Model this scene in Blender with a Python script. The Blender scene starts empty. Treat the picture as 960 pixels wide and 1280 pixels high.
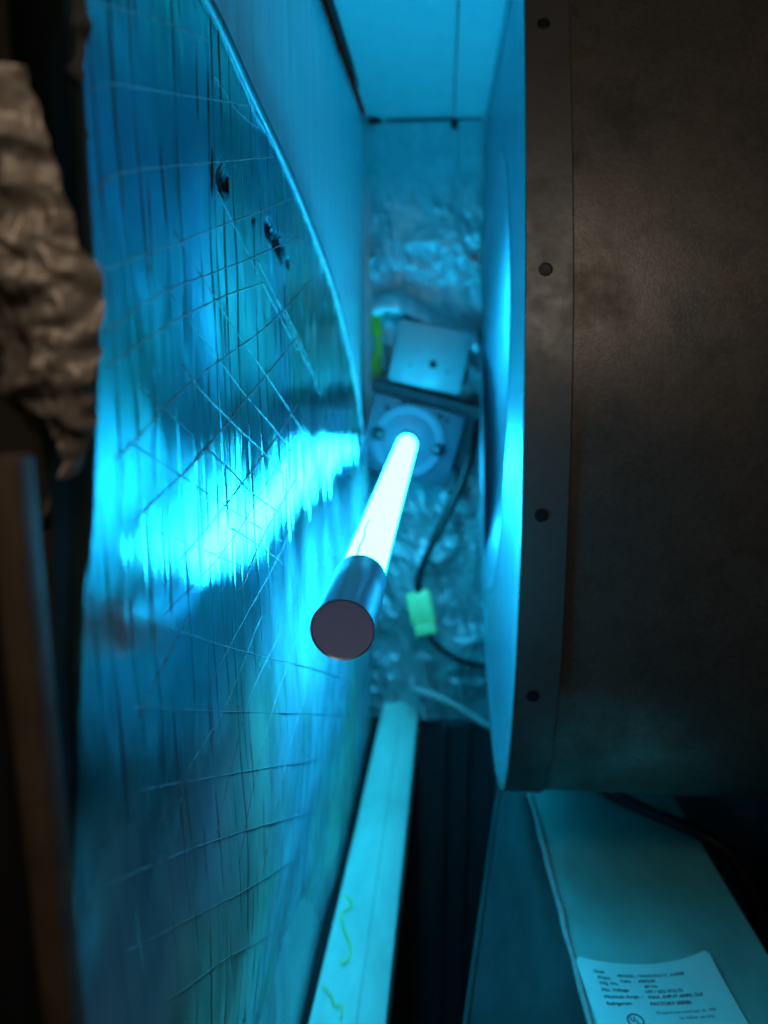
import bpy, math, random
import numpy as np

# ------------------------------------------------------------------ camera, world, light, exposure
scene = bpy.context.scene
C = scene.collection
cam_d = bpy.data.cameras.new('camera')
cam = bpy.data.objects.new('camera', cam_d); C.objects.link(cam)
cam_d.sensor_fit = 'HORIZONTAL'; cam_d.sensor_width = 36.0; cam_d.lens = 36.0
cam_d.clip_start = 0.005; cam_d.clip_end = 20.0
cam.location = (0, 0, 0)
cam.rotation_euler = (math.radians(90 - 11.768), 0, math.radians(4.374))
cam_d.dof.use_dof = True; cam_d.dof.focus_distance = 0.262; cam_d.dof.aperture_fstop = 10.0
scene.camera = cam

world = bpy.data.worlds.new('World'); scene.world = world; world.use_nodes = True
bg = world.node_tree.nodes['Background']
bg.inputs['Color'].default_value = (1.0, 0.75, 0.5, 1); bg.inputs['Strength'].default_value = 0.006

# dim warm light of the room in front of the open cabinet
la = bpy.data.lights.new('room_light', 'AREA'); la.shape = 'DISK'; la.size = 0.14
la.energy = 0.32; la.color = (1.0, 0.90, 0.79)
lo = bpy.data.objects.new('room_light', la); C.objects.link(lo)
lo.location = (0.06, -0.10, 0.33); lo.rotation_euler = (math.radians(52), 0, math.radians(4))

vs = scene.view_settings
vs.view_transform = 'Standard'; vs.look = 'None'; vs.exposure = 0.0; vs.gamma = 1.0; vs.use_curve_mapping = False
scene.render.engine = 'CYCLES'
cy = scene.cycles
cy.use_denoising = True; cy.max_bounces = 7; cy.diffuse_bounces = 4; cy.glossy_bounces = 4
cy.transparent_max_bounces = 8; cy.sample_clamp_indirect = 6.0; cy.blur_glossy = 0.4
cy.caustics_reflective = True

UV_COLOUR = (0.019, 0.54, 1.0)      # colour of the germicidal lamp's glow
UV_STRENGTH = 46.0

rnd = random.Random(4)

# ------------------------------------------------------------------ numpy noise
def lattice(seed, n=256):
    return np.random.RandomState(seed).rand(n, n)
_L = {}
def vnoise(x, y, seed=0):
    if seed not in _L: _L[seed] = lattice(seed)
    g = _L[seed]; x = np.asarray(x, float); y = np.asarray(y, float)
    xi = np.floor(x).astype(int); yi = np.floor(y).astype(int)
    fx = x - xi; fy = y - yi
    fx = fx*fx*(3-2*fx); fy = fy*fy*(3-2*fy)
    a = g[xi % 256, yi % 256]; b = g[(xi+1) % 256, yi % 256]; c = g[xi % 256, (yi+1) % 256]; d = g[(xi+1) % 256, (yi+1) % 256]
    return (a*(1-fx)+b*fx)*(1-fy) + (c*(1-fx)+d*fx)*fy
def fbm(x, y, seed=0, octaves=4):
    s = 0; a = 0.5
    for k in range(octaves):
        s = s + a*vnoise(x*2**k, y*2**k, seed+k); a *= 0.5
    return s
def ridged(x, y, seed=0, octaves=4):
    s = 0; a = 0.5
    for k in range(octaves):
        s = s + a*(1-np.abs(2*vnoise(x*2**k, y*2**k, seed+k)-1)); a *= 0.5
    return s
def sstep(a, b, x):
    t = np.clip((np.asarray(x, float)-a)/(b-a), 0, 1); return t*t*(3-2*t)

# ------------------------------------------------------------------ materials
def nt(m): return m.node_tree.nodes, m.node_tree.links
def material(name, colour, rough=0.5, metal=0.0, vary=0.25, scale=40.0, stretch=(1, 1, 1), bump=0.0, bump_scale=None,
             rough_vary=0.1, colour2=None, spec=0.5):
    m = bpy.data.materials.new(name); m.use_nodes = True
    n, l = nt(m); b = n['Principled BSDF']
    b.inputs['Metallic'].default_value = metal; b.inputs['Specular IOR Level'].default_value = spec
    tc = n.new('ShaderNodeTexCoord'); mp = n.new('ShaderNodeMapping'); mp.inputs['Scale'].default_value = stretch
    l.new(tc.outputs['Object'], mp.inputs['Vector'])
    nz = n.new('ShaderNodeTexNoise'); nz.inputs['Scale'].default_value = scale; nz.inputs['Detail'].default_value = 5; nz.inputs['Roughness'].default_value = 0.6
    l.new(mp.outputs['Vector'], nz.inputs['Vector'])
    cr = n.new('ShaderNodeValToRGB')
    c2 = colour2 or tuple(c*(1-vary) for c in colour)
    cr.color_ramp.elements[0].position = 0.32; cr.color_ramp.elements[0].color = (*c2, 1)
    cr.color_ramp.elements[1].position = 0.68; cr.color_ramp.elements[1].color = (*colour, 1)
    l.new(nz.outputs['Fac'], cr.inputs['Fac']); l.new(cr.outputs['Color'], b.inputs['Base Color'])
    mr = n.new('ShaderNodeMapRange'); mr.inputs['From Min'].default_value = 0.3; mr.inputs['From Max'].default_value = 0.7
    mr.inputs['To Min'].default_value = min(1, rough+rough_vary); mr.inputs['To Max'].default_value = max(0.02, rough-rough_vary)
    l.new(nz.outputs['Fac'], mr.inputs['Value']); l.new(mr.outputs['Result'], b.inputs['Roughness'])
    if bump:
        n2 = n.new('ShaderNodeTexNoise'); n2.inputs['Scale'].default_value = bump_scale or scale*3; n2.inputs['Detail'].default_value = 4
        l.new(mp.outputs['Vector'], n2.inputs['Vector'])
        bp = n.new('ShaderNodeBump'); bp.inputs['Strength'].default_value = bump; bp.inputs['Distance'].default_value = 0.001
        l.new(n2.outputs['Fac'], bp.inputs['Height']); l.new(bp.outputs['Normal'], b.inputs['Normal'])
    return m
def emitter(name, colour, strength, transparent=0.0):
    m = bpy.data.materials.new(name); m.use_nodes = True
    n, l = nt(m); n.remove(n['Principled BSDF']); out = n['Material Output']
    e = n.new('ShaderNodeEmission'); e.inputs['Color'].default_value = (*colour, 1); e.inputs['Strength'].default_value = strength
    if transparent:
        t = n.new('ShaderNodeBsdfTransparent'); ad = n.new('ShaderNodeAddShader')
        t.inputs['Color'].default_value = (transparent, transparent, transparent, 1)
        l.new(t.outputs[0], ad.inputs[0]); l.new(e.outputs[0], ad.inputs[1]); l.new(ad.outputs[0], out.inputs['Surface'])
    else:
        l.new(e.outputs[0], out.inputs['Surface'])
    return m

M = {}
M['liner'] = material('galvanised_wall', (0.48, 0.86, 0.88), 0.42, 0.45, 0.18, 60, (1, 1, 0.12), 0.12, 160)
M['ceiling'] = material('galvanised_ceiling', (0.28, 0.50, 0.50), 0.45, 0.35, 0.10, 30)
M['back'] = material('galvanised_back', (0.28, 0.48, 0.50), 0.45, 0.45, 0.2, 50)
M['crumpled'] = material('crumpled_foil', (0.28, 0.48, 0.50), 0.44, 0.45, 0.25, 70, bump=0.10, bump_scale=260)
M['bead'] = material('bead_foil', (0.13, 0.21, 0.23), 0.40, 0.4, 0.2, 120)
M['thread'] = material('scrim_glass_thread', (0.34, 0.42, 0.44), 0.42, 0.35, 0.6, 500)
M['kraft'] = material('kraft_paper', (0.74, 0.57, 0.42), 0.48, 0.25, 0.62, 60, bump=0.25, bump_scale=300)
M['kraft_shaded'] = material('shaded_kraft_paper', (0.12, 0.10, 0.085), 0.75, 0.0, 0.6, 90, bump=0.5, bump_scale=300)  # kraft paper with the upper flap's shade put into its colour
M['post_brown'] = material('brown_painted_steel', (0.20, 0.13, 0.075), 0.6, 0.0, 0.5, 60)
M['post_black'] = material('black_rubber_seal', (0.012, 0.011, 0.012), 0.8, 0.0, 0.3, 60)
M['shell'] = material('galvanised_housing', (0.22, 0.20, 0.178), 0.40, 0.65, 0.40, 26, (1, 1, 1), 0.07, 1200, 0.16, colour2=(0.15, 0.115, 0.09))
def spangle(m, scale=110, amount=0.11, grain=0.14):
    n, l = nt(m); b = n['Principled BSDF']
    src = b.inputs['Base Color'].links[0].from_socket
    tc = n.new('ShaderNodeTexCoord'); vo = n.new('ShaderNodeTexVoronoi'); vo.inputs['Scale'].default_value = scale
    nw = n.new('ShaderNodeTexNoise'); nw.inputs['Scale'].default_value = 60; nw.inputs['Detail'].default_value = 3
    l.new(tc.outputs['Object'], nw.inputs['Vector'])
    va = n.new('ShaderNodeVectorMath'); va.operation = 'MULTIPLY_ADD'; va.inputs[1].default_value = (0.02, 0.02, 0.02)
    l.new(nw.outputs['Color'], va.inputs[0]); l.new(tc.outputs['Object'], va.inputs[2]); l.new(va.outputs[0], vo.inputs['Vector'])
    bw = n.new('ShaderNodeRGBToBW'); l.new(vo.outputs['Color'], bw.inputs[0])
    gn = n.new('ShaderNodeTexNoise'); gn.inputs['Scale'].default_value = 650; gn.inputs['Detail'].default_value = 2; l.new(tc.outputs['Object'], gn.inputs['Vector'])
    r1 = n.new('ShaderNodeMapRange'); r1.inputs['To Min'].default_value = 1-amount; r1.inputs['To Max'].default_value = 1+amount; l.new(bw.outputs[0], r1.inputs['Value'])
    r2 = n.new('ShaderNodeMapRange'); r2.inputs['From Min'].default_value = 0.3; r2.inputs['From Max'].default_value = 0.7; r2.inputs['To Min'].default_value = 1-grain; r2.inputs['To Max'].default_value = 1+grain; l.new(gn.outputs['Fac'], r2.inputs['Value'])
    mu = n.new('ShaderNodeMath'); mu.operation = 'MULTIPLY'; l.new(r1.outputs[0], mu.inputs[0]); l.new(r2.outputs[0], mu.inputs[1])
    mm = n.new('ShaderNodeVectorMath'); mm.operation = 'SCALE'; l.new(src, mm.inputs[0]); l.new(mu.outputs[0], mm.inputs['Scale'])
    l.new(mm.outputs[0], b.inputs['Base Color'])
spangle(M['shell'])
M['strip'] = material('galvanised_strip', (0.185, 0.172, 0.158), 0.46, 0.65, 0.25, 60, bump=0.08, bump_scale=300)
M['side'] = material('galvanised_side', (0.27, 0.47, 0.54), 0.40, 1.0, 0.12, 40, rough_vary=0.03)
M['fan'] = material('galvanised_fan', (0.26, 0.42, 0.46), 0.5, 0.2, 0.3, 60)
M['rivet'] = material('dark_rivet', (0.02, 0.02, 0.022), 0.55, 0.6)
M['hole'] = material('dark_hole', (0.006, 0.006, 0.007), 0.9)
M['rail'] = material('rail_paint', (0.45, 0.90, 0.74), 0.5, 0.1, 0.30, 30, (1, 0.35, 1), bump=0.12, bump_scale=150)
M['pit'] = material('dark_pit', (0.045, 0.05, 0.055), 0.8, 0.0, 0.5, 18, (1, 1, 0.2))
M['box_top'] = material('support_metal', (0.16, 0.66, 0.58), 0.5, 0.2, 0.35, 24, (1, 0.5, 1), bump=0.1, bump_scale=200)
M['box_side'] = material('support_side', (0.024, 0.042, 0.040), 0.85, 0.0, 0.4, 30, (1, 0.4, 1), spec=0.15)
M['sealant'] = material('grey_sealant', (0.22, 0.34, 0.30), 0.55, 0.0, 0.2, 200, bump=0.6, bump_scale=300)
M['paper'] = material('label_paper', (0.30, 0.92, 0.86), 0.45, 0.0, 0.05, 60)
M['ink'] = material('label_ink', (0.05, 0.07, 0.09), 0.7)
M['black_cable'] = material('black_cable', (0.012, 0.013, 0.015), 0.45)
M['grey_cable'] = material('pale_cable', (0.45, 0.52, 0.48), 0.45)
M['connector'] = material('yellow_green_plastic', (0.42, 0.72, 0.28), 0.45, 0.0, 0.15, 120)
M['fibre'] = material('yellow_fibreglass', (0.42, 0.62, 0.03), 0.9, 0.0, 0.4, 300)
M['hair'] = material('yellow_fibre', (0.55, 1.0, 0.10), 0.6)
M['bracket'] = material('bracket_zinc', (0.07, 0.10, 0.125), 0.42, 0.45, 0.15, 80)
M['hood'] = material('hood_zinc', (0.16, 0.26, 0.27), 0.45, 0.35, 0.12, 60)
M['collar'] = material('collar_plastic', (0.05, 0.075, 0.10), 0.45, 0.1, 0.15, 80)
M['gasket'] = material('black_gasket', (0.02, 0.022, 0.025), 0.85)
M['screw_dark'] = material('tarnished_screw', (0.05, 0.06, 0.07), 0.5, 0.5)
M['screw'] = material('screw_steel', (0.55, 0.58, 0.6), 0.3, 0.9)
M['cap'] = material('lamp_cap_metal', (0.42, 0.50, 0.54), 0.32, 0.85, 0.03, 20, rough_vary=0.01)
M['capface'] = material('lamp_cap_ceramic', (0.46, 0.52, 0.95), 0.7, 0.0, 0.06, 300)
M['red'] = material('red_plastic', (0.7, 0.10, 0.09), 0.5)
M['core'] = emitter('glowing_mercury_vapour', UV_COLOUR, UV_STRENGTH)
M['sleeve'] = emitter('quartz_sleeve', (0.008, 0.62, 1.0), 0.75, 0.93)
M['sleeve'].cycles.emission_sampling = 'NONE'

def foil_material():
    m = bpy.data.materials.new('foil_scrim_kraft'); m.use_nodes = True
    n, l = nt(m); n.remove(n['Principled BSDF']); gl = n.new('ShaderNodeBsdfGlossy'); gl.distribution = 'BECKMANN'; df_ = n.new('ShaderNodeBsdfDiffuse'); ms = n.new('ShaderNodeMixShader')
    l.new(df_.outputs[0], ms.inputs[1]); l.new(gl.outputs[0], ms.inputs[2]); l.new(ms.outputs[0], n['Material Output'].inputs['Surface'])
    du = n.new('ShaderNodeAttribute'); du.attribute_name = 'diffuse_fill'  # diffuse share that brightens the lower foil in place of light
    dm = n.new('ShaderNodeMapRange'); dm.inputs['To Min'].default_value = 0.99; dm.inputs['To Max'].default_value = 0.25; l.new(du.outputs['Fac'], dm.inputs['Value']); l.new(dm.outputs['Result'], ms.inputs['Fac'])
    tc = n.new('ShaderNodeTexCoord')
    mp = n.new('ShaderNodeMapping'); mp.inputs['Scale'].default_value = (1, 1, 0.38); l.new(tc.outputs['Object'], mp.inputs['Vector'])
    nz = n.new('ShaderNodeTexNoise'); nz.inputs['Scale'].default_value = 130; nz.inputs['Detail'].default_value = 6; nz.inputs['Roughness'].default_value = 0.62
    l.new(mp.outputs['Vector'], nz.inputs['Vector'])
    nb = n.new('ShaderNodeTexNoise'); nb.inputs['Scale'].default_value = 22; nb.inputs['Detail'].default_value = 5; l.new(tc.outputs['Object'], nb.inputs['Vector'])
    cr = n.new('ShaderNodeValToRGB')
    cr.color_ramp.elements[0].position = 0.34; cr.color_ramp.elements[0].color = (0.48, 0.78, 0.90, 1)
    cr.color_ramp.elements[1].position = 0.66; cr.color_ramp.elements[1].color = (0.56, 0.88, 1.0, 1)
    l.new(nz.outputs['Fac'], cr.inputs['Fac'])
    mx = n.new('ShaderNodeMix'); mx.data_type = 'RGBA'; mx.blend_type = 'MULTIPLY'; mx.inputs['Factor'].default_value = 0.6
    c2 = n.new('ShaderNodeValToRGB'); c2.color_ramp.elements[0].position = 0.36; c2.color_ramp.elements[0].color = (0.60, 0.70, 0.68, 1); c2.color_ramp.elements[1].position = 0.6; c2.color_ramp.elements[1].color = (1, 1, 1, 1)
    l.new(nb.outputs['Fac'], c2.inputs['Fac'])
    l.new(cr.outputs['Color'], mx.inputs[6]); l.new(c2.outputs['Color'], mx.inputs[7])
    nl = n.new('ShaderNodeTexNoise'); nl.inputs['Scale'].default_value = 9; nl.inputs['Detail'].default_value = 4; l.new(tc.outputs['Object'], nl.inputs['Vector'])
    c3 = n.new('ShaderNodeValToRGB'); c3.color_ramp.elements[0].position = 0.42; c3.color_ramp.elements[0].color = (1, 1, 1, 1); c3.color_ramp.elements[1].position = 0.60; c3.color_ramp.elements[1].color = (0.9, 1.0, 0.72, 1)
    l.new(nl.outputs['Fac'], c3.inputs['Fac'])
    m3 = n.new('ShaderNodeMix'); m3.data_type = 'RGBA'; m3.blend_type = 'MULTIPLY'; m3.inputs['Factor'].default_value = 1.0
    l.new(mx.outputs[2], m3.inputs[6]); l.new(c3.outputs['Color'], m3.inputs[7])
    at = n.new('ShaderNodeAttribute'); at.attribute_name = 'dark_mask'
    m2 = n.new('ShaderNodeMix'); m2.data_type = 'RGBA'; m2.inputs[7].default_value = (0.012, 0.02, 0.024, 1)
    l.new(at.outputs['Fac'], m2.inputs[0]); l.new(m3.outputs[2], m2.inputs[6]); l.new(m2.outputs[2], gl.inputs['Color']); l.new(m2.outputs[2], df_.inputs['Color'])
    mr = n.new('ShaderNodeMapRange'); mr.inputs['From Min'].default_value = 0.3; mr.inputs['From Max'].default_value = 0.7
    mr.inputs['To Min'].default_value = 0.27; mr.inputs['To Max'].default_value = 0.15
    l.new(nb.outputs['Fac'], mr.inputs['Value']); l.new(mr.outputs['Result'], gl.inputs['Roughness'])
    bp = n.new('ShaderNodeBump'); bp.inputs['Strength'].default_value = 0.06; bp.inputs['Distance'].default_value = 0.001
    n3 = n.new('ShaderNodeTexNoise'); n3.inputs['Scale'].default_value = 240; n3.inputs['Detail'].default_value = 4
    l.new(mp.outputs['Vector'], n3.inputs['Vector']); l.new(n3.outputs['Fac'], bp.inputs['Height']); l.new(bp.outputs['Normal'], gl.inputs['Normal']); l.new(bp.outputs['Normal'], df_.inputs['Normal'])
    return m
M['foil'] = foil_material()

# ------------------------------------------------------------------ object helpers
ORIGIN = {}
def wloc(o): return ORIGIN.get(o.name, np.zeros(3)) if o else np.zeros(3)
def thing(name, label, cat, loc, group=None):
    o = bpy.data.objects.new(name, None); C.objects.link(o); o.location = loc
    o.empty_display_size = 0.02
    o['label'] = label; o['category'] = cat
    if group: o['group'] = group
    ORIGIN[o.name] = np.array(loc, float); return o
def tag(o, label, cat, group=None):
    o['label'] = label; o['category'] = cat
    if group: o['group'] = group
    return o
def build(name, vf, mat, parent=None, smooth=False, origin=None, kind=None):
    v, f = vf[0], vf[1]
    v = np.array(v, float)
    if parent is not None: base = wloc(parent)
    else: base = np.array(origin if origin is not None else (0, 0, 0), float)
    me = bpy.data.meshes.new(name)
    me.from_pydata((v-base).tolist(), [], [tuple(int(i) for i in q) for q in f]); me.update()
    me.materials.append(M[mat])
    if smooth: me.polygons.foreach_set('use_smooth', [True]*len(me.polygons))
    o = bpy.data.objects.new(name, me); C.objects.link(o)
    if parent is not None: o.parent = parent
    else: o.location = base
    ORIGIN[o.name] = base
    if kind: o['kind'] = kind
    return o
def smooth_by_angle(o, deg=35):
    me = o.data
    me.polygons.foreach_set('use_smooth', [True]*len(me.polygons))
    try: me.set_sharp_from_angle(angle=math.radians(deg))
    except Exception: pass
    return o
def join(*parts):
    V, F, k = [], [], 0
    for v, f in parts:
        V += [tuple(p) for p in v]; F += [tuple(int(i)+k for i in q) for q in f]; k += len(v)
    return V, F
def box(c, s, bev=0.0, rot=None):
    """box of size s about c, chamfered by bev, optionally turned by a 3x3 matrix"""
    h = np.array(s)/2.0
    if bev <= 0:
        v = np.array([(x, y, z) for x in (-1, 1) for y in (-1, 1) for z in (-1, 1)])*h
        f = [(0, 1, 3, 2), (4, 6, 7, 5), (0, 4, 5, 1), (2, 3, 7, 6), (0, 2, 6, 4), (1, 5, 7, 3)]
    else:
        import bmesh
        bm = bmesh.new(); bmesh.ops.create_cube(bm, size=1.0)
        for q in bm.verts: q.co = (q.co.x*s[0], q.co.y*s[1], q.co.z*s[2])
        bmesh.ops.bevel(bm, geom=bm.edges[:], offset=bev, segments=2, affect='EDGES', profile=0.5)
        bm.verts.index_update()
        v = np.array([tuple(q.co) for q in bm.verts]); f = [[q.index for q in p.verts] for p in bm.faces]; bm.free()
    if rot is not None: v = v @ np.array(rot).T
    return v+np.array(c), f
def roty(deg):   # turn about the depth axis Y: positive = clockwise as the camera sees it
    a = math.radians(deg); c, s = math.cos(a), math.sin(a)
    return np.array([[c, 0, s], [0, 1, 0], [-s, 0, c]])
def catmull(pts, n=8):
    p = [np.array(q, float) for q in pts]; p = [2*p[0]-p[1]]+p+[2*p[-1]-p[-2]]; out = []
    for i in range(1, len(p)-2):
        for k in range(n):
            t = k/n
            out.append(0.5*((2*p[i])+(-p[i-1]+p[i+1])*t+(2*p[i-1]-5*p[i]+4*p[i+1]-p[i+2])*t*t+(-p[i-1]+3*p[i]-3*p[i+1]+p[i+2])*t**3))
    out.append(p[-2]); return np.array(out)
def tube(path, r, seg=10, caps=True):
    P = np.array(path, float); n = len(P); R = np.broadcast_to(np.array(r, float), (n,))
    T = np.gradient(P, axis=0); T /= np.linalg.norm(T, axis=1)[:, None]
    up = np.array([0, 0, 1.0]) if abs(T[0][2]) < 0.9 else np.array([0, 1.0, 0])
    V, F = [], []
    a = np.cross(T[0], up); a /= np.linalg.norm(a)
    for i in range(n):
        a = a-T[i]*np.dot(a, T[i]); a /= np.linalg.norm(a); b = np.cross(T[i], a)
        for k in range(seg):
            w = 2*math.pi*k/seg; V.append(P[i]+R[i]*(math.cos(w)*a+math.sin(w)*b))
    for i in range(n-1):
        for k in range(seg):
            F.append((i*seg+k, i*seg+(k+1) % seg, (i+1)*seg+(k+1) % seg, (i+1)*seg+k))
    if caps:
        F.append(tuple(range(seg-1, -1, -1))); F.append(tuple(range((n-1)*seg, n*seg)))
    return V, F
def lathe(p0, p1, prof, seg=48):
    """revolve (t, r) points about the axis p0 -> p1; t in metres along it"""
    p0 = np.array(p0, float); ax = np.array(p1, float)-p0; ax /= np.linalg.norm(ax)
    a = np.cross(ax, (0, 0, 1.0)); a /= np.linalg.norm(a); b = np.cross(ax, a)
    V, F = [], []
    for t, r in prof:
        for k in range(seg):
            w = 2*math.pi*k/seg; V.append(p0+ax*t+r*(math.cos(w)*a+math.sin(w)*b))
    m = len(prof)
    for i in range(m-1):
        for k in range(seg):
            F.append((i*seg+k, i*seg+(k+1) % seg, (i+1)*seg+(k+1) % seg, (i+1)*seg+k))
    return V, F
def gridfaces(nu, nv):
    i = np.arange(nu-1)[:, None]*nv+np.arange(nv-1)[None, :]; i = i.ravel()
    return np.stack([i, i+nv, i+nv+1, i+1], 1)
def sheet(P):   # P: (nu, nv, 3)
    return P.reshape(-1, 3), gridfaces(P.shape[0], P.shape[1])
def build_grid(name, P, mat, parent=None, origin=None, kind=None, dark_mask=None):
    nu, nv = P.shape[:2]; base = wloc(parent) if parent is not None else np.array(origin if origin is not None else (0, 0, 0), float)
    V = (P.reshape(-1, 3)-base); F = gridfaces(nu, nv)
    me = bpy.data.meshes.new(name)
    me.vertices.add(len(V)); me.vertices.foreach_set('co', V.ravel().astype(np.float32))
    me.loops.add(len(F)*4); me.loops.foreach_set('vertex_index', F.ravel().astype(np.int32))
    me.polygons.add(len(F)); me.polygons.foreach_set('loop_start', np.arange(0, len(F)*4, 4, dtype=np.int32))
    me.polygons.foreach_set('use_smooth', np.ones(len(F), bool))
    me.update(calc_edges=True); me.validate()
    if dark_mask is not None:
        a = me.attributes.new('dark_mask', 'FLOAT', 'POINT'); a.data.foreach_set('value', dark_mask.ravel().astype(np.float32))
    me.materials.append(M[mat])
    o = bpy.data.objects.new(name, me); C.objects.link(o)
    if parent is not None: o.parent = parent
    else: o.location = base
    ORIGIN[o.name] = base
    if kind: o['kind'] = kind
    return o
def structure(name, vf, mat, origin): return build(name, vf, mat, None, origin=origin, kind='structure')

# ------------------------------------------------------------------ the setting: the steel cabinet
# side wall behind the insulation panel
ny, nz_ = 120, 160
Yg, Zg = np.meshgrid(np.linspace(0.152, 0.744, ny), np.linspace(-0.75, 0.203, nz_), indexing='ij')
Xg = -0.0765 + 0.0016*fbm(Yg*30, Zg*5, 11, 3) + 0.0006*vnoise(Yg*160, Zg*6, 15)
build_grid('wall_left', np.stack([Xg, Yg, Zg], -1), 'liner', origin=(-0.0765, 0.40, -0.75), kind='structure')
wb = structure('wall_back', box((0.125, 0.755, -0.27), (0.42, 0.02, 0.96)), 'back', (0.125, 0.755, -0.75))
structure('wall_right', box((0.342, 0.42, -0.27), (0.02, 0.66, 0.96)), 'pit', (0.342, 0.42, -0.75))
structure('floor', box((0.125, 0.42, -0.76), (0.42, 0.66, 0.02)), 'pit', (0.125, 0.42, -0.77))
ceil = structure('ceiling', join(box((-0.034, 0.575, 0.2095), (0.075, 0.35, 0.010)), box((0.168, 0.575, 0.2085), (0.324, 0.35, 0.010))), 'ceiling', (0.12, 0.43, 0.2095))
build('panel_fold', box((0.0045, 0.573, 0.2050), (0.0016, 0.34, 0.0022), 0.0005), 'ceiling', ceil)
build('seam_gap', tube([(-0.0705, 0.41, 0.2035), (-0.0702, 0.46, 0.2033), (-0.0702, 0.60, 0.2034), (-0.0700, 0.655, 0.2036)], [0.0014, 0.0018, 0.0017, 0.0006], 6), 'hole', ceil)
build('seam_corner', tube([(-0.069, 0.735, 0.201), (-0.060, 0.743, 0.2030)], [0.0032, 0.0016], 8), 'hole', ceil)
build('seam_gap', tube([(-0.055, 0.7435, 0.2036), (-0.02, 0.7440, 0.2034), (0.03, 0.7438, 0.2038)], 0.0008, 6), 'hole', ceil)
build('screw_hole', lathe((0.0061, 0.7455, 0.1985), (0.0061, 0.70, 0.1985), [(0, 0.0034), (0.004, 0.0034), (0.0045, 0.0026), (0.0046, 0.0)], 16), 'rivet', wb)
build('wall_fold', box((0.0085, 0.7425, 0.168), (0.0022, 0.003, 0.05), 0.0006), 'back', wb)
# upright lining of the pit that the air is drawn from
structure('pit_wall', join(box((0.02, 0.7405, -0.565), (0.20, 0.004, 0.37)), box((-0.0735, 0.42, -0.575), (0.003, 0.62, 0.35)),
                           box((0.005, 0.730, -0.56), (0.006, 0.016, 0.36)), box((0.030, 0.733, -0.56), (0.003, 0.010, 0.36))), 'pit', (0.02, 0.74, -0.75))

# ------------------------------------------------------------------ ultraviolet lamp
A = np.array([-0.0307, 0.2287, -0.0862]); B = np.array([-0.0322, 0.700, -0.0815]); AX = (B-A)/np.linalg.norm(B-A)
lamp = thing('ultraviolet_lamp', 'glowing white tube lamp with dark round metal end cap pointing at the viewer', 'lamp', tuple(B))
RC = 0.0104
cap = build('end_cap', lathe(A, B, [(0.0006, RC-0.0007), (0.0003, RC-0.0004), (0.0, RC-0.0001), (0.0007, RC), (0.030, RC), (0.052, RC), (0.0527, RC-0.0004), (0.053, RC-0.0010), (0.053, 0.0)], 64), 'cap', lamp)
smooth_by_angle(cap, 40)
smooth_by_angle(build('end_face', lathe(A, B, [(0.0006, 0.0), (0.0006, RC-0.0012), (0.0005, RC-0.0006), (0.0012, RC-0.0005)], 64), 'capface', cap))
L = float(np.linalg.norm(B-A))
build('glowing_core', lathe(A, B, [(0.0531, 0.0), (0.0531, 0.0087), (0.20, 0.0087), (L-0.012, 0.0087), (L-0.010, 0.0)], 40), 'core', lamp, True)
build('quartz_sleeve', lathe(A, B, [(0.0531, 0.0096), (0.20, 0.0096), (L-0.008, 0.0096)], 40), 'sleeve', lamp, True)
side = np.cross(AX, (0, 0, 1.0)); side /= np.linalg.norm(side); upv = np.cross(side, AX)
wp = []
for t, ang in ((0.0529, 92), (0.059, 93), (0.067, 95), (0.077, 92), (0.090, 96), (0.102, 99), (0.114, 97)):
    w = math.radians(ang+4); wp.append(A+AX*t+0.0099*(math.cos(w)*side*1.0+math.sin(w)*upv))
build('return_wire', tube(catmull(wp, 5), 0.00028, 6), 'hole', lamp, True)
build('base_ferrule', lathe(A, B, [(L-0.014, 0.0102), (L-0.006, 0.0112), (L+0.001, 0.0112)], 32), 'collar', lamp, True)

# lamp holder
Rb = roty(14.5)
def onplate(x, y, z): return np.array([-0.0285, 0.694, -0.0790])+Rb @ np.array([x, y, z])
br = thing('lamp_holder', 'square metal lamp holder plate with round collar screwed to the back wall', 'lamp holder', (-0.0285, 0.72, -0.11))
smooth_by_angle(build('plate', join(box(onplate(0, 0, 0), (0.0835, 0.003, 0.068), 0.001, Rb), box(onplate(-0.0405, 0.012, 0), (0.0022, 0.020, 0.064), 0.0006, Rb), box(onplate(0.0405, 0.012, 0), (0.0022, 0.020, 0.064), 0.0006, Rb)), 'bracket', br))
smooth_by_angle(build('collar', lathe(onplate(-0.003, 0.001, -0.001), onplate(-0.003, -0.02, -0.001), [(0, 0.0335), (0.0035, 0.0335), (0.0045, 0.0328), (0.0045, 0.027), (0.0038, 0.0262), (0.0050, 0.018), (0.0062, 0.014), (0.0066, 0.0105)], 48), 'collar', br))
for sx, sz in ((-0.0300, -0.0005), (0.0255, -0.0010)):
    c0 = onplate(sx, -0.0035, sz)
    s = build('screw', lathe(c0, c0+np.array([0, -0.01, 0]), [(-0.002, 0.0062), (0.0022, 0.0062), (0.0026, 0.0050), (0.0012, 0.0044), (0.0010, 0.0036)], 24), 'rivet', br)
    smooth_by_angle(s)
    smooth_by_angle(build('screw_head', lathe(c0, c0+np.array([0, -0.01, 0]), [(0.001, 0.0036), (0.0030, 0.0033), (0.0042, 0.0018), (0.0044, 0.0)], 20), 'screw_dark', s))
for hx, hz, r in ((-0.0285, 0.0235, 0.0026), (-0.0150, 0.0300, 0.0034), (-0.010, 0.0305, 0.0026), (0.020, 0.0285, 0.0028), (0.026, 0.026, 0.0022)):
    c0 = onplate(hx, -0.0016, hz)
    build('slot', lathe(c0, c0+np.array([0, -0.01, 0]), [(0.0, r), (0.0004, r*0.9), (0.0005, 0.0)], 14), 'hole', br)
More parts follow.
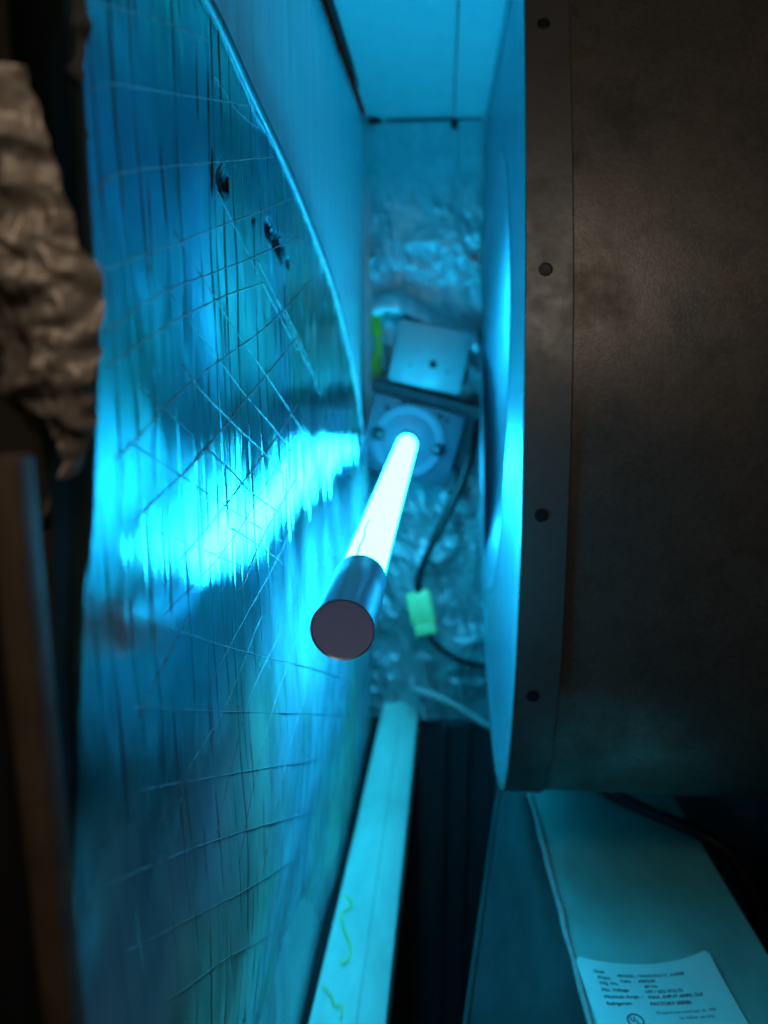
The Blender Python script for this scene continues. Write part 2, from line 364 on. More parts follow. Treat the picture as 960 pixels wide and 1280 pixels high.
build('gasket', join(box(onplate(0.004, 0.020, 0.0395), (0.100, 0.034, 0.0105), 0.001, Rb), box(onplate(0.0465, 0.022, 0.010), (0.010, 0.030, 0.052), 0.001, Rb)), 'gasket', br)

# hood above the holder
Rh = roty(11.5)
def onhood(x, y, z): return np.array([-0.0125, 0.703, -0.0045])+Rh @ np.array([x, y, z])
hd = thing('ballast_hood', 'plain folded sheet metal hood with one screw above the lamp holder', 'metal hood', (-0.0125, 0.73, -0.03))
smooth_by_angle(build('front_cover', box(onhood(0, 0.012, 0), (0.0665, 0.030, 0.055), 0.0015, Rh), 'hood', hd))
c0 = onhood(0.0040, -0.003, -0.006)
smooth_by_angle(build('screw', lathe(c0, c0+np.array([0, -0.01, 0]), [(-0.001, 0.0036), (0.0012, 0.0034), (0.0020, 0.0020), (0.0021, 0.0)], 18), 'rivet', hd))
for dx in (-0.016, 0.018):
    c0 = onhood(dx, -0.0029, -0.010)
    build('dimple', lathe(c0, c0+np.array([0, -0.01, 0]), [(-0.001, 0.0014), (0.0003, 0.0012), (0.0004, 0.0)], 12), 'rivet', hd)

# ------------------------------------------------------------------ crumpled foil lining of the back wall
fl = thing('foil_lining', 'crumpled torn foil lining hanging on the back wall around the lamp holder', 'foil lining', (0.0, 0.74, -0.36))
Xg, Zg = np.meshgrid(np.linspace(-0.0690, 0.125, 190), np.linspace(0, 1, 470), indexing='ij')
top = np.full(Xg.shape[0], 0.2005)
Zg = -0.372+Zg*(top[:, None]+0.372)
wx = Xg+0.010*(fbm(Xg*30, Zg*30, 41, 3)-0.5); wz = Zg+0.010*(fbm(Xg*30, Zg*30, 47, 3)-0.5)
am = 0.06+0.94*sstep(0.175, 0.075, Zg+0.05*(fbm(Xg*30, Zg*20, 33, 2)-0.5))
Yf = 0.7440-am*(0.0150*ridged(wx*24+wz*9, wz*17, 51, 5)**2.2*1.25+0.002*fbm(wx*90, wz*60, 57, 3))
Yf = Yf-0.010*np.exp(-((Zg-0.034+0.25*(Xg+0.02))/0.010)**2)*sstep(-0.07, -0.05, Xg)
build_grid('foil_sheet', np.stack([Xg, Yf, Zg], -1), 'crumpled', fl)
# torn lip that curls out over the hood
nu, nv = 60, 10
lp = np.zeros((nu, nv, 3))
for i in range(nu):
    t = i/(nu-1); x = -0.064+0.094*t
    zc = 0.042+0.004*math.sin(t*9)-0.034*sstep(0.30, 1, t)
    for k in range(nv):
        q = k/(nv-1); wob = fbm(t*9, q*2, 61, 3)-0.5
        lp[i, k] = (x+0.003*wob, 0.728-0.020*math.sin(q*2.2)+0.010*wob, zc+0.012*math.cos(q*3.0)+0.006*wob)
build_grid('torn_lip', lp, 'crumpled', fl)
tf = []
for i in range(70):
    a = np.array([-0.066+0.006*rnd.random(), 0.733-0.008*rnd.random(), 0.036-0.060*rnd.random()**1.3])
    d = np.array([rnd.uniform(-1, 1)*0.004, rnd.uniform(-1, 0.3)*0.005, rnd.uniform(-1, 1)*0.009])
    tf.append(tube([a-d, a+np.array([0.001, -0.001, 0.001]), a+d], 0.0006, 4))
fb = build('fibreglass_tuft', join(*tf), 'fibre', fl); fb['kind'] = 'stuff'
smooth_by_angle(build('rivet', lathe((0.0255, 0.738, 0.084), (0.0255, 0.70, 0.084), [(0, 0.0030), (0.006, 0.0030), (0.0075, 0.0015), (0.0076, 0)], 16), 'red', fl))

# ------------------------------------------------------------------ foil faced insulation panel on the left
pan = thing('insulation_panel', 'large wrinkled foil faced insulation panel with crossing threads lining the left wall', 'insulation', (-0.070, 0.40, -0.372))
BEAD = [(0.180, 0.1045), (0.2363, 0.0970), (0.2786, 0.0898), (0.3342, 0.0803), (0.3970, 0.0658), (0.4751, 0.0423), (0.5479, 0.0110), (0.5937, -0.0180), (0.640, -0.055), (0.690, -0.110)]
bd = catmull([(a, b, 0) for a, b in BEAD], 12)
def top_z(y): return np.interp(y, np.concatenate([[0.0], bd[:, 0]]), np.concatenate([[0.108], bd[:, 1]]))
cre = []
y = 0.128
k = 0
crng = np.random.RandomState(12)
while y < 0.69:
    cre.append((y+crng.uniform(-0.0015, 0.0015)*y/0.2, crng.rand(), 500+k, crng.uniform(0.35, 0.95)))
    if crng.rand() < 0.45: cre.append((y+crng.uniform(0.003, 0.007)*y/0.25, crng.rand(), 540+k, crng.uniform(0.2, 0.6)))
    y += (0.0112 if y < 0.25 else 0.0128)*crng.uniform(0.85, 1.2); k += 1
def bulge(Y, Z):
    """the panel's large shape: X of its face"""
    w = sstep(-0.16, -0.37, Z)
    xb = np.interp(Y, [0.1, 0.36, 0.5, 0.76], [-0.0830, -0.0800, -0.0712, -0.0672])
    x = -0.0685*(1-w)+xb*w
    x = x+0.0055*np.exp(-((Y-0.40)/0.22)**2-((Z+0.18)/0.10)**2)+0.0002*np.exp(-((Y-0.150)/0.010)**2-((Z+0.03)/0.05)**2)
    x = x+0.0024*(fbm(Y*12, Z*9, 71, 2)-0.45)
    return x
def panel_x(Y, Z, detail=True):
    x = bulge(Y, Z); dark_mask = np.zeros_like(x)
    x = x+0.00026*(fbm(Y*70, Z*34, 73, 3)-0.45)+0.00005*(fbm(Y*190, Z*80, 75, 3)-0.45)+0.0013*(fbm(Y*30, Z*34, 77, 2)-0.45)
    if detail:
        for (yc, ph, sd, dep) in cre:
            path = yc+0.0022*(yc/0.25)*(vnoise(Z*28+ph*50, Z*0+ph*9, sd)-0.5)*2+0.012*(yc/0.3)*(Z+0.05)*(ph-0.5)
            d = (Y-path); w = 0.0021*yc
            m = np.abs(d) < 6*w
            on = np.clip(vnoise(Z*60+ph*31, Z*0+3, sd+7)*2.0-0.55, 0, 1)*(0.45+0.55*dep)
            g = np.where(m, np.exp(-(d/w)**2), 0)*on
            x = x-0.0014*yc*g
            x = x+0.0002*yc*np.tanh(d/(2.5*w))*np.exp(-(d/(9*w))**2)*dep*(1 if ph > 0.5 else -1)
            dark_mask = np.maximum(dark_mask, np.clip(np.where(np.abs(d) < 3*w, np.exp(-(d/(w*0.95))**2), 0)*on*1.3-0.16, 0, 0.66))  # colours the foil darker along each crease
        for (ty, tz, ry, rz) in ((0.2473, 0.0515, 0.0060, 0.0042), (0.310, 0.0462, 0.0075, 0.0030), (0.3275, 0.0425, 0.0100, 0.0048), (0.2844, 0.0460, 0.0030, 0.0012), (0.236, 0.052, 0.001, 0.006), (0.345, 0.038, 0.004, 0.002)):
            e = ((Y-ty)/ry)**2+((Z-tz)/rz)**2+2.2*(fbm(Y*260, Z*260, 81, 3)-0.5)
            h = sstep(1.15, 0.55, e); dark_mask = np.maximum(dark_mask, h*0.93); x = x-0.0014*h
    return x, dark_mask
arc = np.linspace(-0.0135, -0.0005, 30)
ncf = 860; ncol = len(arc)+ncf; nrow = 320
P = np.zeros((ncol, nrow, 3)); D = np.zeros((ncol, nrow)); vv = np.linspace(0, 1, nrow)
zbot = -0.372
Ze = zbot+(float(top_z(0.153))-zbot)*vv
yc_ = np.interp(Ze, [-0.20, -0.10, -0.06, -0.03, 0.0, 0.06], [0.117, 0.123, 0.134, 0.146, 0.152, 0.155])     # where the front edge starts to turn
Yf2 = np.exp(np.linspace(0, 1, ncf)[:, None]*(math.log(0.715)-np.log(yc_))[None, :]+np.log(yc_)[None, :])
Zf = zbot+(top_z(Yf2)-0.0006-zbot)*vv[None, :]
xf, df = panel_x(Yf2, Zf)
n0 = len(arc)
P[n0:, :, 0] = xf; P[n0:, :, 1] = Yf2; P[n0:, :, 2] = Zf; D[n0:] = df
# rounded front edge: turns away from the lamp
xe = xf[0]
rr = 0.020-0.005*sstep(-0.02, 0.01, Ze)
for i, s in enumerate(arc):
    phi = -s/rr*1.15
    kf = 0.55+0.45*sstep(-0.055, 0.0, Ze)
    Yv = yc_-rr*np.sin(phi*kf)/kf**0.35*np.interp(Ze, [-0.12, -0.04], [0.25, 1.0]); Xv = xe-rr*(1-np.cos(phi*kf))/kf**0.2
    Xv = Xv+0.0010*(fbm(np.full(nrow, s*120), Ze*40, 91, 3)-0.45)*min(1, -s/0.004)
    P[i, :, 0] = Xv; P[i, :, 1] = Yv; P[i, :, 2] = Ze
D[:n0] = 0.93*sstep(-0.035, -0.010, Ze)[None, :]*np.linspace(1, 0, n0)[:, None]**0.5  # upper part of the curled front edge coloured dark
ff = build_grid('foil_facing', P, 'foil', pan, dark_mask=D)
# painted brightening: the lower panel turns diffuse, with streaky ragged upper limit
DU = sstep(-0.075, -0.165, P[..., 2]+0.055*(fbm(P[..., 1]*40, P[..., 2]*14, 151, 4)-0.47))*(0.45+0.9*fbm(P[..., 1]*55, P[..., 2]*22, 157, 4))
da = ff.data.attributes.new('diffuse_fill', 'FLOAT', 'POINT'); da.data.foreach_set('value', np.clip(DU, 0, 1).ravel().astype(np.float32))
# rounded bead along its upper edge
bp_ = []
for q in bd:
    if q[0] > 0.69: continue
    xx = bulge(np.array([q[0]]), np.array([q[1]-0.001])); bp_.append((float(xx[0])+0.0002, q[0], q[1]))
nb_ = len(bp_); rad = np.interp(np.arange(nb_)/nb_, [0, 0.55, 0.75, 0.9, 1], [0.0017, 0.0021, 0.0013, 0.0006, 0.0003])
build('edge_bead', tube(bp_, rad, 10), 'bead', pan, True)
# glass threads pressed through the foil
THREADS = [
  [(0.1568,0.0650),(0.1812,0.0725),(0.2176,0.0823),(0.2372,0.0866)],
  [(0.1562,0.0494),(0.1697,0.0545),(0.2116,0.0651),(0.2828,0.0830)],
  [(0.1540,0.0304),(0.1710,0.0377),(0.2304,0.0528),(0.3244,0.0762)],
  [(0.1546,0.0159),(0.1877,0.0239),(0.2540,0.0404),(0.3581,0.0668)],
  [(0.1545,0.0042),(0.1934,0.0152),(0.2420,0.0247),(0.3802,0.0536)],
  [(0.1540,-0.0028),(0.1932,0.0069),(0.2506,0.0181),(0.300,0.026)],
  [(0.1550,-0.0221),(0.2100,-0.0076),(0.2941,0.0083),(0.4321,0.0426)],
  [(0.1628,-0.0367),(0.2163,-0.0276),(0.2758,-0.0141),(0.3622,0.0073)],
  [(0.1894,-0.0533),(0.2512,-0.0450),(0.3019,-0.0360),(0.3584,-0.0238)],
  [(0.2460,-0.0800),(0.2834,-0.0678),(0.3462,-0.0579)],
  [(0.2007,-0.0031),(0.2188,-0.0117),(0.2493,-0.0232),(0.2815,-0.0351),(0.3185,-0.0506)],
  [(0.1714,-0.0080),(0.1858,-0.0139),(0.2055,-0.0225)],
  [(0.2194,-0.0275),(0.2469,-0.0394),(0.2706,-0.0507),(0.3055,-0.0645)],
  [(0.2395,-0.0562),(0.2704,-0.0693),(0.3103,-0.0881)],
  [(0.1550,-0.0560),(0.1955,-0.0766),(0.2767,-0.1164),(0.4721,-0.2107)],
  [(0.1550,-0.0780),(0.1648,-0.0828),(0.2400,-0.1212),(0.5577,-0.2802)],
  [(0.1545,-0.0982),(0.2029,-0.1239),(0.2988,-0.1746),(0.420,-0.240)],
  [(0.1350,-0.1080),(0.1550,-0.1187),(0.1999,-0.1431),(0.2809,-0.1901),(0.400,-0.262)],
  [(0.1400,-0.1290),(0.1769,-0.1510),(0.2212,-0.1779),(0.2808,-0.2132),(0.380,-0.275)],
  [(0.1600,-0.1600),(0.2182,-0.1982),(0.2548,-0.2246),(0.340,-0.285)],
  [(0.1750,-0.0640),(0.2400,-0.0600),(0.3000,-0.0480),(0.3700,-0.0380)],
  [(0.2100,-0.0960),(0.2700,-0.0880),(0.3400,-0.0760),(0.4100,-0.0620)],
  [(0.3300,0.0200),(0.3800,0.0000),(0.4300,-0.0230)],
  [(0.2900,0.0330),(0.3400,0.0130),(0.3900,-0.0080)],
  [(0.200,0.030),(0.260,0.006),(0.330,-0.022),(0.400,-0.050)],
  [(0.180,0.020),(0.240,-0.004),(0.310,-0.032),(0.380,-0.060)],
  [(0.160,-0.018),(0.200,-0.034),(0.260,-0.058),(0.310,-0.078)],
  [(0.160,-0.036),(0.200,-0.052),(0.250,-0.072)],
  [(0.240,0.048),(0.300,0.024),(0.360,0.001)],
  [(0.1938,-0.0702),(0.1711,-0.0766),(0.1563,-0.0813)],
  [(0.2726,-0.0980),(0.2220,-0.1096),(0.1866,-0.1113),(0.1650,-0.1139)],
  [(0.2988,-0.1142),(0.2511,-0.1205),(0.2232,-0.1326),(0.2010,-0.1461)],
  [(0.3460,-0.1239),(0.2807,-0.1378),(0.2465,-0.1524),(0.2246,-0.1689)],
  [(0.3972,-0.1512),(0.3177,-0.1635),(0.2748,-0.1803),(0.2523,-0.1961)],
  [(0.2407,0.0788),(0.2692,0.0771),(0.3109,0.0819)],
]
for ti, t in enumerate(THREADS):
    c = catmull([(a, b, 0) for a, b in t], 26)
    j = np.arange(len(c))
    zj = c[:, 1]+0.00022*(fbm(j*0.35, j*0+ti*3.1, 95, 3)-0.5)
    xx, _ = panel_x(c[:, 0], zj); x2, _ = panel_x(c[:, 0], zj, False); xx = 0.35*xx+0.65*x2
    pr = 0.00019*(0.40+np.minimum(c[:, 0], 0.28)/0.40)*(1.0 if ti < 20 else 0.75)
    lift = pr*((0.75 if ti < 14 else 0.15)+2.4*(vnoise(j*0.9, j*0+ti, 97)-0.45))
    pts = np.stack([xx+lift, c[:, 0], zj], 1)
    build('scrim_thread', tube(pts, pr*(0.6+0.6*vnoise(j*0.8, j*0+ti, 99)), 5), 'thread', pan, True)
# torn brown paper backing that folds out at the panel's front edge
def flap(outline_l, outline_r, z0, z1, yy, seed, amp, n=(44, 100)):
    G = np.zeros((n[0], n[1], 3))
    zs = np.linspace(z0, z1, n[1])
    l = np.interp(zs, [p[1] for p in outline_l], [p[0] for p in outline_l]); r = np.interp(zs, [p[1] for p in outline_r], [p[0] for p in outline_r])
    l = l+0.0016*(fbm(zs*260, zs*0, seed+20, 3)-0.5); r = r+0.0026*(fbm(zs*200, zs*0, seed+25, 3)-0.5)
    for i in range(n[0]):
        t = i/(n[0]-1); x = l*(1-t)+r*t
        wx_ = x+0.004*(fbm(x*160, zs*160, seed+5, 2)-0.5)
        G[i, :, 0] = x; G[i, :, 2] = zs
        G[i, :, 1] = yy+0.0002*(np.random.RandomState(seed+i).rand(n[1])-0.5)-amp*(ridged(wx_*70, zs*62, seed, 5)**2.2*1.3)+0.006*t**3+0.004*(1-t)**3
    return G
build_grid('paper_flap', flap([(-0.0765, -0.034), (-0.0735, -0.028), (-0.074, -0.018), (-0.0815, -0.008), (-0.089, 0.02), (-0.090, 0.05)],
                              [(-0.0750, -0.034), (-0.0705, -0.025), (-0.0655, -0.014), (-0.0628, -0.002), (-0.0624, 0.012), (-0.0660, 0.021), (-0.0690, 0.032), (-0.0730, 0.050)],
                              -0.0335, 0.048, 0.1390, 101, 0.0075), 'kraft', pan)
build_grid('paper_flap', flap([(-0.0790, 0.030), (-0.0800, 0.05), (-0.081, 0.08)], [(-0.0715, 0.022), (-0.0690, 0.04), (-0.0672, 0.06), (-0.066, 0.08)],
                              0.022, 0.078, 0.1500, 131, 0.004), 'kraft_shaded', pan).data.shade_flat()

# ------------------------------------------------------------------ cabinet post at the left edge, close to the viewer
po = thing('cabinet_post', 'blurred dark brown cabinet post at the left edge close to the viewer', 'post', (-0.074, 0.118, -0.30))
smooth_by_angle(build('brown_face', box((-0.0638, 0.108, -0.150), (0.0048, 0.006, 0.27), 0.0008), 'post_brown', po))
smooth_by_angle(build('rubber_seal', box((-0.0752, 0.106, -0.147), (0.0180, 0.008, 0.276), 0.002), 'post_black', po))

# ------------------------------------------------------------------ blower housing on the right
bh = thing('blower_housing', 'large dark galvanised blower housing with riveted rim on the right', 'blower housing', (0.18, 0.52, -0.235))
XR = 0.033
PR = catmull([(p[0], p[1], 0) for p in [(0.408, 0.2030), (0.384, 0.153), (0.352, 0.080), (0.3297, 0.013), (0.3185, -0.0526), (0.3165, -0.120), (0.3235, -0.163), (0.3375, -0.195), (0.3625, -0.2200), (0.400, -0.2335), (0.437, -0.2345), (0.490, -0.2270), (0.544, -0.2097), (0.620, -0.160), (0.680, -0.085), (0.712, 0.0), (0.730, 0.10), (0.733, 0.203)]], 10)[:, :2]
npf = len(PR)
def extr(x0, x1, off=0.0, i0=0, i1=None):
    p = PR[i0:i1]; t = np.gradient(p, axis=0); t /= np.linalg.norm(t, axis=1)[:, None]
    nrm = np.stack([t[:, 1], -t[:, 0]], 1)     # outwards
    return p+nrm*off
q = extr(0, 0)
shell = np.stack([np.stack([np.full(npf, x), q[:, 0], q[:, 1]], -1) for x in (0.0528, 0.10, 0.15, 0.20, 0.26, 0.325)], 0)
shell[..., 1] += 0.0005*(fbm(shell[..., 0]*30, shell[..., 2]*30, 111, 3)-0.5)
build_grid('shell', shell, 'shell', bh)
q1 = extr(0, 0, 0.0012); q0 = extr(0, 0, -0.002)
rim = np.stack([np.stack([np.full(npf, x), a[:, 0], a[:, 1]], -1) for x, a in ((XR, q0), (XR, q1-0.0), (XR+0.0004, extr(0, 0, 0.0016)), (0.0522, extr(0, 0, 0.0016)), (0.0528, q1), (0.0528, q0))], 0)
smooth_by_angle(build('rim_strip', sheet(rim), 'strip', bh), 30)
def on_prof(z):
    k = int(np.argmin(np.where(PR[:, 0] < 0.45, np.abs(PR[:, 1]-z), 9)))
    t = PR[k+1]-PR[k-1]; t /= np.linalg.norm(t); return PR[k], np.array([t[1], -t[0]])
for z in (0.1412, 0.0351, -0.0631, -0.1494, -0.2235):
    p, nn = on_prof(z)
    c0 = np.array([0.0412, p[0]+nn[0]*0.0016, p[1]+nn[1]*0.0016])
    smooth_by_angle(build('rivet', lathe(c0, c0+np.array([0, nn[0], nn[1]]), [(-0.001, 0.0029), (0.0002, 0.0029), (0.0004, 0.0024), (0.0003, 0.0016), (0.0003, 0.0)], 20), 'rivet', bh))
# side: rim, shallow step, dished side plate and rolled inlet ring
PRC = np.concatenate([PR, np.stack([np.linspace(PR[-1][0], PR[0][0], 30)[1:], np.full(29, 0.203)], 1)]); nrc = len(PRC)
IC = np.array([0.558, -0.020])                                     # centre of the round air inlet
def ring(x, shrink=0.0, mix=0.0, rad=0.135):
    d = PRC-IC; ln_ = np.linalg.norm(d, axis=1)[:, None]; u = d/ln_
    p = (1-mix)*(IC+u*(ln_-shrink))+mix*(IC+u*rad)
    return np.stack([np.full(nrc, x), p[:, 0], p[:, 1]], -1)
sp = [ring(XR+0.0002), ring(XR, 0.002), ring(XR, 0.013), ring(XR+0.0005, 0.0145), ring(XR+0.0014, 0.016)]
for k in range(1, 13):
    t = k/12; sp.append(ring(XR+0.0014+0.0006*math.sin(math.pi*t), 0.016, t, 0.150))
smooth_by_angle(build('side_plate', sheet(np.stack(sp, 0)), 'side', bh), 25)
xq = XR+0.0014
build_grid('inlet_ring', np.stack([ring(x, 0, 1, q_) for x, q_ in ((xq, 0.150), (xq-0.0008, 0.1485), (xq-0.0004, 0.147), (xq+0.002, 0.143), (xq+0.008, 0.136), (xq+0.018, 0.1265), (xq+0.032, 0.1235), (xq+0.050, 0.122))], 0), 'side', bh)
fw = build('fan_wheel', lathe((XR+0.30, IC[0], IC[1]), (XR, IC[0], IC[1]), [(0, 0.0), (0, 0.136), (0.002, 0.136), (0.002, 0.0)], 48), 'fan', bh)
one = None
for k in range(44):
    w = 2*math.pi*k/44; c_, s_ = math.cos(w), math.sin(w)
    Rk = np.array([[1, 0, 0], [0, math.cos(w+0.6), -math.sin(w+0.6)], [0, math.sin(w+0.6), math.cos(w+0.6)]])
    build('fan_blade', box((XR+0.180, IC[0]+0.127*c_, IC[1]+0.127*s_), (0.235, 0.021, 0.0012), 0, Rk), 'fan', fw)
build('fan_hub', lathe((XR+0.30, IC[0], IC[1]), (XR, IC[0], IC[1]), [(0, 0.036), (0.20, 0.036), (0.205, 0.030), (0.207, 0.0)], 24), 'fan', fw)

# ------------------------------------------------------------------ rail on the floor of the cabinet
rl = thing('floor_rail', 'long pale metal rail running along the foot of the left panel', 'rail', (-0.045, 0.56, -0.372))
ys = np.linspace(0.25, 0.741, 60)
xl = np.interp(ys, [0.25, 0.36, 0.55, 0.78], [-0.0735, -0.0704, -0.0640, -0.0581]); xr = np.interp(ys, [0.25, 0.363, 0.80], [-0.0296, -0.0278, -0.0209])
xm = xl+(xr-xl)*np.interp(ys, [0.25, 0.40, 0.745], [0.66, 0.62, 0.52])
dz = np.interp(ys, [0.25, 0.50, 0.741], [0, 0.002, 0.015]); xl = xl*(1-dz/0.37); xr = xr*(1-dz/0.37); xm = xm*(1-dz/0.37)
wv = 0.0006*(fbm(ys*14, ys*0, 121, 3)-0.5)
main = np.stack([np.stack([xl+wv, ys, np.full(60, -0.402)], -1), np.stack([xl+wv, ys, -0.3712+dz], -1), np.stack([xl+0.0008+wv, ys, -0.3700+dz], -1), np.stack([xm-0.0008, ys, -0.3700+dz], -1), np.stack([xm, ys, -0.3708+dz], -1)], 0)
smooth_by_angle(build('top_flange', sheet(main), 'rail', rl), 50)
slope = np.stack([np.stack([xm+0.0002, ys, -0.3709+dz], -1), np.stack([xr-0.0008, ys, -0.3775+dz], -1), np.stack([xr, ys, -0.3782+dz], -1), np.stack([xr, ys, np.full(60, -0.41)], -1)], 0)
smooth_by_angle(build('sloped_flange', sheet(slope), 'rail', rl), 30)
yf_ = np.linspace(0.25, 0.741, 40); fx = np.interp(yf_, [0.25, 0.36, 0.5, 0.76], [-0.0800, -0.0765, -0.0692, -0.0640])
tag(build('gap_shade_strip', tube(np.stack([fx, yf_, np.full(40, -0.3790)], 1), 0.0048, 10), 'hole', None, True, (-0.068, 0.5, -0.38)),  # black strip added to paint the shade in the open gap
    'black strip painting the shade in the gap between the foil panel and the rail', 'painted shade')
tag(build('yellow_thread', tube(catmull([(-0.0617, 0.462, -0.3672), (-0.0560, 0.452, -0.3668), (-0.0620, 0.444, -0.3674), (-0.0590, 0.431, -0.3671), (-0.0525, 0.4144, -0.3672), (-0.0545, 0.402, -0.3668), (-0.0580, 0.404, -0.3671)], 6), 0.0005, 6), 'hair', None, True, (-0.057, 0.43, -0.37)),
    'crooked yellow green thread lying on the rail, the farther of two', 'thread', 'loose threads on the rail')
tag(build('yellow_thread', tube(catmull([(-0.0660, 0.384, -0.3672), (-0.0600, 0.378, -0.3668), (-0.0565, 0.371, -0.3672), (-0.0525, 0.3705, -0.3671), (-0.0520, 0.363, -0.3671)], 6), 0.00045, 6), 'hair', None, True, (-0.057, 0.372, -0.37)),
    'short yellow green thread on the rail nearest the lower picture edge', 'thread', 'loose threads on the rail')

# ------------------------------------------------------------------ support box under the housing, with its label
sb = thing('support_box', 'dull metal support box under the blower housing carrying a printed label', 'support box', (0.11, 0.42, -0.72))
ZT = -0.281
ys = np.linspace(0.22, 0.70, 40)
def xa(y): return np.interp(y, [0.2184, 0.2822, 0.4587, 0.5756], [0.0682, 0.0658, 0.059, 0.0546])
def xb_(y): return np.interp(y, [0.2184, 0.3092, 0.5082, 0.5756], [0.0031, 0.0163, 0.0454, 0.0515])
def xc(y): return np.interp(y, [0.2184, 0.3296, 0.4567, 0.5756], [0.1644, 0.1589, 0.1526, 0.1466])
tp = np.stack([np.stack([xa(ys), ys, np.full(40, ZT)], -1), np.stack([xc(ys)-0.001, ys, np.full(40, ZT)], -1), np.stack([xc(ys), ys, np.full(40, ZT-0.001)], -1), np.stack([xc(ys), ys, np.full(40, -0.72)], -1)], 0)
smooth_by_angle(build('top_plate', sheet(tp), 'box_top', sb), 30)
sd = np.stack([np.stack([xa(ys)-0.0005, ys, np.full(40, ZT-0.0006)], -1), np.stack([xb_(ys), ys, np.full(40, -0.312)], -1), np.stack([xb_(ys)+0.003, ys, np.full(40, -0.317)], -1), np.stack([xb_(ys)+0.004, ys, np.full(40, -0.72)], -1)], 0)
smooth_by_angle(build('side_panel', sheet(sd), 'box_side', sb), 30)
ye = np.linspace(0.223, 0.698, 120)
build('edge_sealant', tube(np.stack([xa(ye)+0.0012+0.0015*(fbm(ye*60, ye*0, 141, 3)-0.5), ye, np.full(120, ZT+0.0004)], 1), 0.0017+0.0011*(fbm(ye*90, ye*0+4, 143, 3)-0.4), 8), 'sealant', sb, True)
build('lower_lip', tube(np.stack([xb_(ye)-0.001, ye, np.full(120, -0.3116)], 1), 0.0017, 8), 'box_side', sb, True)
smooth_by_angle(build('screw', lathe((0.1360, 0.3636, ZT), (0.1360, 0.3636, 0), [(0, 0.0025), (0.0008, 0.0023), (0.0014, 0.0013), (0.0015, 0)], 16), 'rivet', sb))

lab = thing('rating_label', 'pale printed rating label curling on top of the support box', 'label', (0.0975, 0.281, ZT+0.001))
# label plane: u across, v towards the viewer; its far edge dips in the middle
LO = np.array([0.0654, 0.3159]); LU = np.array([0.0635, 0.0074]); LW = float(np.linalg.norm(LU)); LU = LU/LW; LV = np.array([LU[1], -LU[0]])
def lab_pt(u, v, h=0.0):
    s = u/LW
    lift = 0.0024*(2*s-1)**2*np.exp(-v/0.016)+0.0005
    vv_ = v+0.0039*(1-(2*s-1)**2)*np.exp(-v/0.012)-0.0016*(s**6)
    x = LO[0]+LU[0]*u+LV[0]*vv_; y_ = LO[1]+LU[1]*u+LV[1]*vv_
    return np.stack([x, y_, ZT+0.0012+lift+h+0*x], -1)
uu, vv2 = np.meshgrid(np.linspace(0, LW, 40), np.linspace(0, 0.058, 40), indexing='ij')
# rounded corners at the far edge
rc = 0.0024
edge = np.minimum(uu, LW-uu)
vv2 = np.where(edge < rc, np.maximum(vv2, rc-np.sqrt(np.maximum(0, rc**2-(rc-edge)**2))), vv2)
paper = build_grid('paper', lab_pt(uu, vv2), 'paper', lab)
def print_text(txt, u, v, size, name='printed_line', bold=0.0, sx=1.0):
    u, v, size, bold = u*0.78, v*0.78, size*0.78, bold*0.78     # type sheet drawn for a larger label
    cu = bpy.data.curves.new('t', 'FONT'); cu.body = txt; cu.size = size; cu.offset = bold; cu.resolution_u = 2
    to = bpy.data.objects.new('t', cu); C.objects.link(to)
    dg = bpy.context.evaluated_depsgraph_get(); me = bpy.data.meshes.new_from_object(to.evaluated_get(dg))
    bpy.data.objects.remove(to); bpy.data.curves.remove(cu)
    co = np.array([tuple(q.co) for q in me.vertices]); me.name = name
    W = lab_pt(u+co[:, 0]*sx, v-co[:, 1], 0.00035)-wloc(paper)
    me.vertices.foreach_set('co', W.ravel()); me.update(); me.materials.clear(); me.materials.append(M['ink'])
    o = bpy.data.objects.new(name, me); C.objects.link(o); o.parent = paper; ORIGIN[o.name] = wloc(paper); return o
for txt, u, v in (('Date', 0.0085, 0.0105), ('MODEL / MANUFACT. CODE', 0.0215, 0.0130), ('Phase', 0.0095, 0.0150), ('Volts  :  208/230', 0.0215, 0.0172), ('Mfg. No.', 0.0095, 0.0192), ('60 Hz', 0.0345, 0.0215),
                  ('Min. Voltage', 0.0090, 0.0240), ('197 / 253 VOLTS', 0.0335, 0.0255), ('Minimum Amps. :', 0.0090, 0.0288), ('MAX. INPUT AMPS 15.0', 0.0340, 0.0295), ('Refrigerant', 0.0090, 0.0335), ('FACTORY SERIES', 0.0335, 0.0342)):
    print_text(txt, u, v, 0.0031, bold=0.00006)
for txt, u, v in (('Designed and tested per UL 1995', 0.0345, 0.0400), ('for indoor use only', 0.046, 0.0440)):
    print_text(txt, u, v, 0.0025)
ang = np.linspace(0, 2*math.pi, 40, endpoint=False)
cu_, cv_ = 0.0212, 0.0440
vo = lab_pt(0.78*(cu_+0.0046*np.cos(ang)), 0.78*(cv_-0.0046*np.sin(ang)), 0.00035); vi = lab_pt(0.78*(cu_+0.0038*np.cos(ang)), 0.78*(cv_-0.0038*np.sin(ang)), 0.00035)
build('round_mark', (np.concatenate([vo, vi]), [(k, (k+1) % 40, 40+(k+1) % 40, 40+k) for k in range(40)]), 'ink', paper)
print_text('U', cu_-0.0026, cv_+0.0004, 0.0040, 'mark_letter', 0.0001)
print_text('L', cu_+0.0003, cv_+0.0024, 0.0040, 'mark_letter', 0.0001)
print_text('us', cu_+0.0054, cv_+0.0040, 0.0028, 'mark_letter', 0.00008)

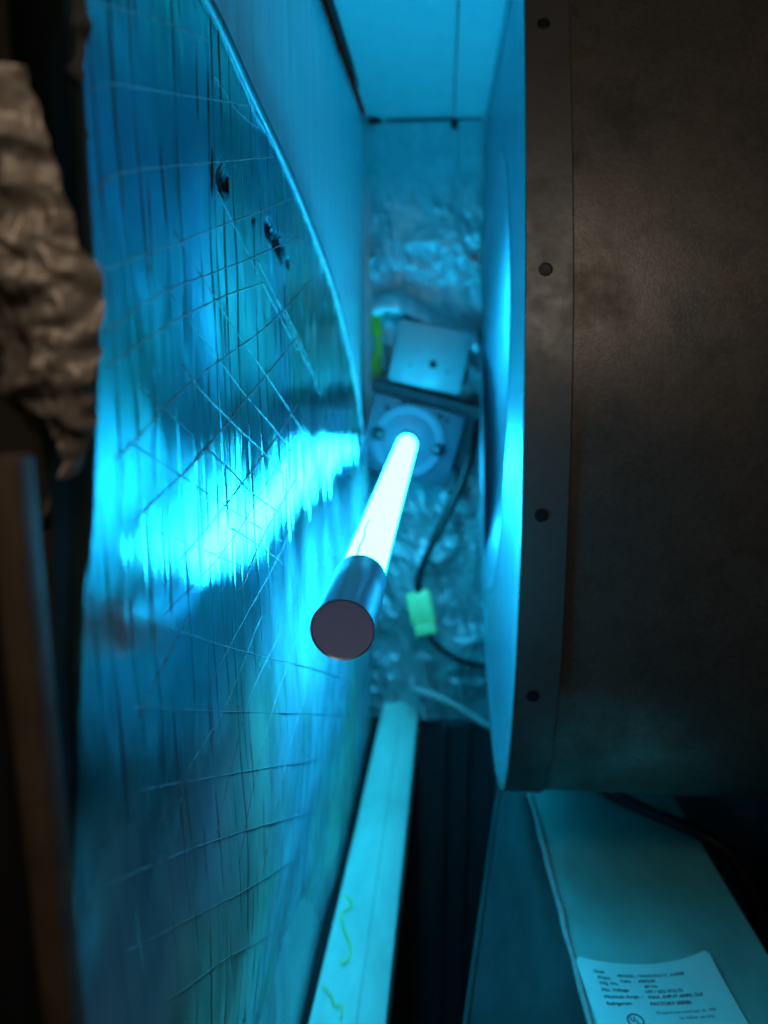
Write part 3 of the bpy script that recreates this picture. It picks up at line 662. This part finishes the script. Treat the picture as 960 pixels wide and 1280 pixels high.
# ------------------------------------------------------------------ wires
cn = thing('wire_connector', 'yellow green plug joining two black wires below the lamp', 'connector', (-0.016, 0.70, -0.265))
axis = np.array([0.0105, -0.010, -0.0415]); ln = float(np.linalg.norm(axis)); e3 = axis/ln
e1 = np.cross(e3, (0, 1.0, 0)); e1 /= np.linalg.norm(e1); e2 = np.cross(e3, e1)
RM = np.stack([e1, e2, e3], 1); ctr = np.array([-0.0170, 0.700, -0.2440])
pb = build('plug_body', join(box(ctr-e3*0.006, (0.0235, 0.016, 0.030), 0.0018, RM), box(ctr+e3*0.0145, (0.0205, 0.0135, 0.0125), 0.0012, RM)), 'connector', cn)
smooth_by_angle(pb)
smooth_by_angle(build('latch', box(ctr-e3*0.003-e2*0.0095+e1*0.0, (0.008, 0.003, 0.022), 0.0008, RM), 'connector', pb))
build('lead_wire', tube(catmull([(0.024, 0.722, -0.045), (0.0265, 0.712, -0.070), (0.0200, 0.706, -0.110), (0.0040, 0.702, -0.150), (-0.0120, 0.700, -0.185), (-0.0205, 0.700, -0.210), (-0.0205, 0.700, -0.226)], 8), [0.0044]*30+[0.0036]*19, 10), 'black_cable', cn, True)
build('lead_wire', tube(catmull([(-0.0125, 0.695, -0.258), (-0.008, 0.693, -0.268), (0.004, 0.692, -0.2790), (0.022, 0.694, -0.2900), (0.040, 0.700, -0.2960), (0.070, 0.71, -0.302)], 8), 0.0026, 8), 'black_cable', cn, True)
tag(build('pale_cable', tube(catmull([(-0.030, 0.722, -0.3320), (-0.016, 0.705, -0.3270), (0.004, 0.700, -0.3320), (0.026, 0.700, -0.3440), (0.050, 0.702, -0.3600), (0.064, 0.705, -0.3570), (0.095, 0.715, -0.3560)], 8), 0.0030, 10), 'grey_cable', None, True, (0.0, 0.70, -0.36)),
    'pale cable curving from the rail to behind the blower housing', 'cable')
tag(build('black_cable', tube(catmull([(0.0741, 0.538, -0.2768), (0.0920, 0.499, -0.2766), (0.1058, 0.4623, -0.2766), (0.1287, 0.4368, -0.2764), (0.1544, 0.4157, -0.2768), (0.1732, 0.406, -0.290), (0.191, 0.402, -0.335), (0.195, 0.402, -0.43), (0.195, 0.402, -0.749)], 8), 0.0041, 10), 'black_cable', None, True, (0.125, 0.445, -0.285)),
    'thick black cable lying across the top of the support box', 'cable')
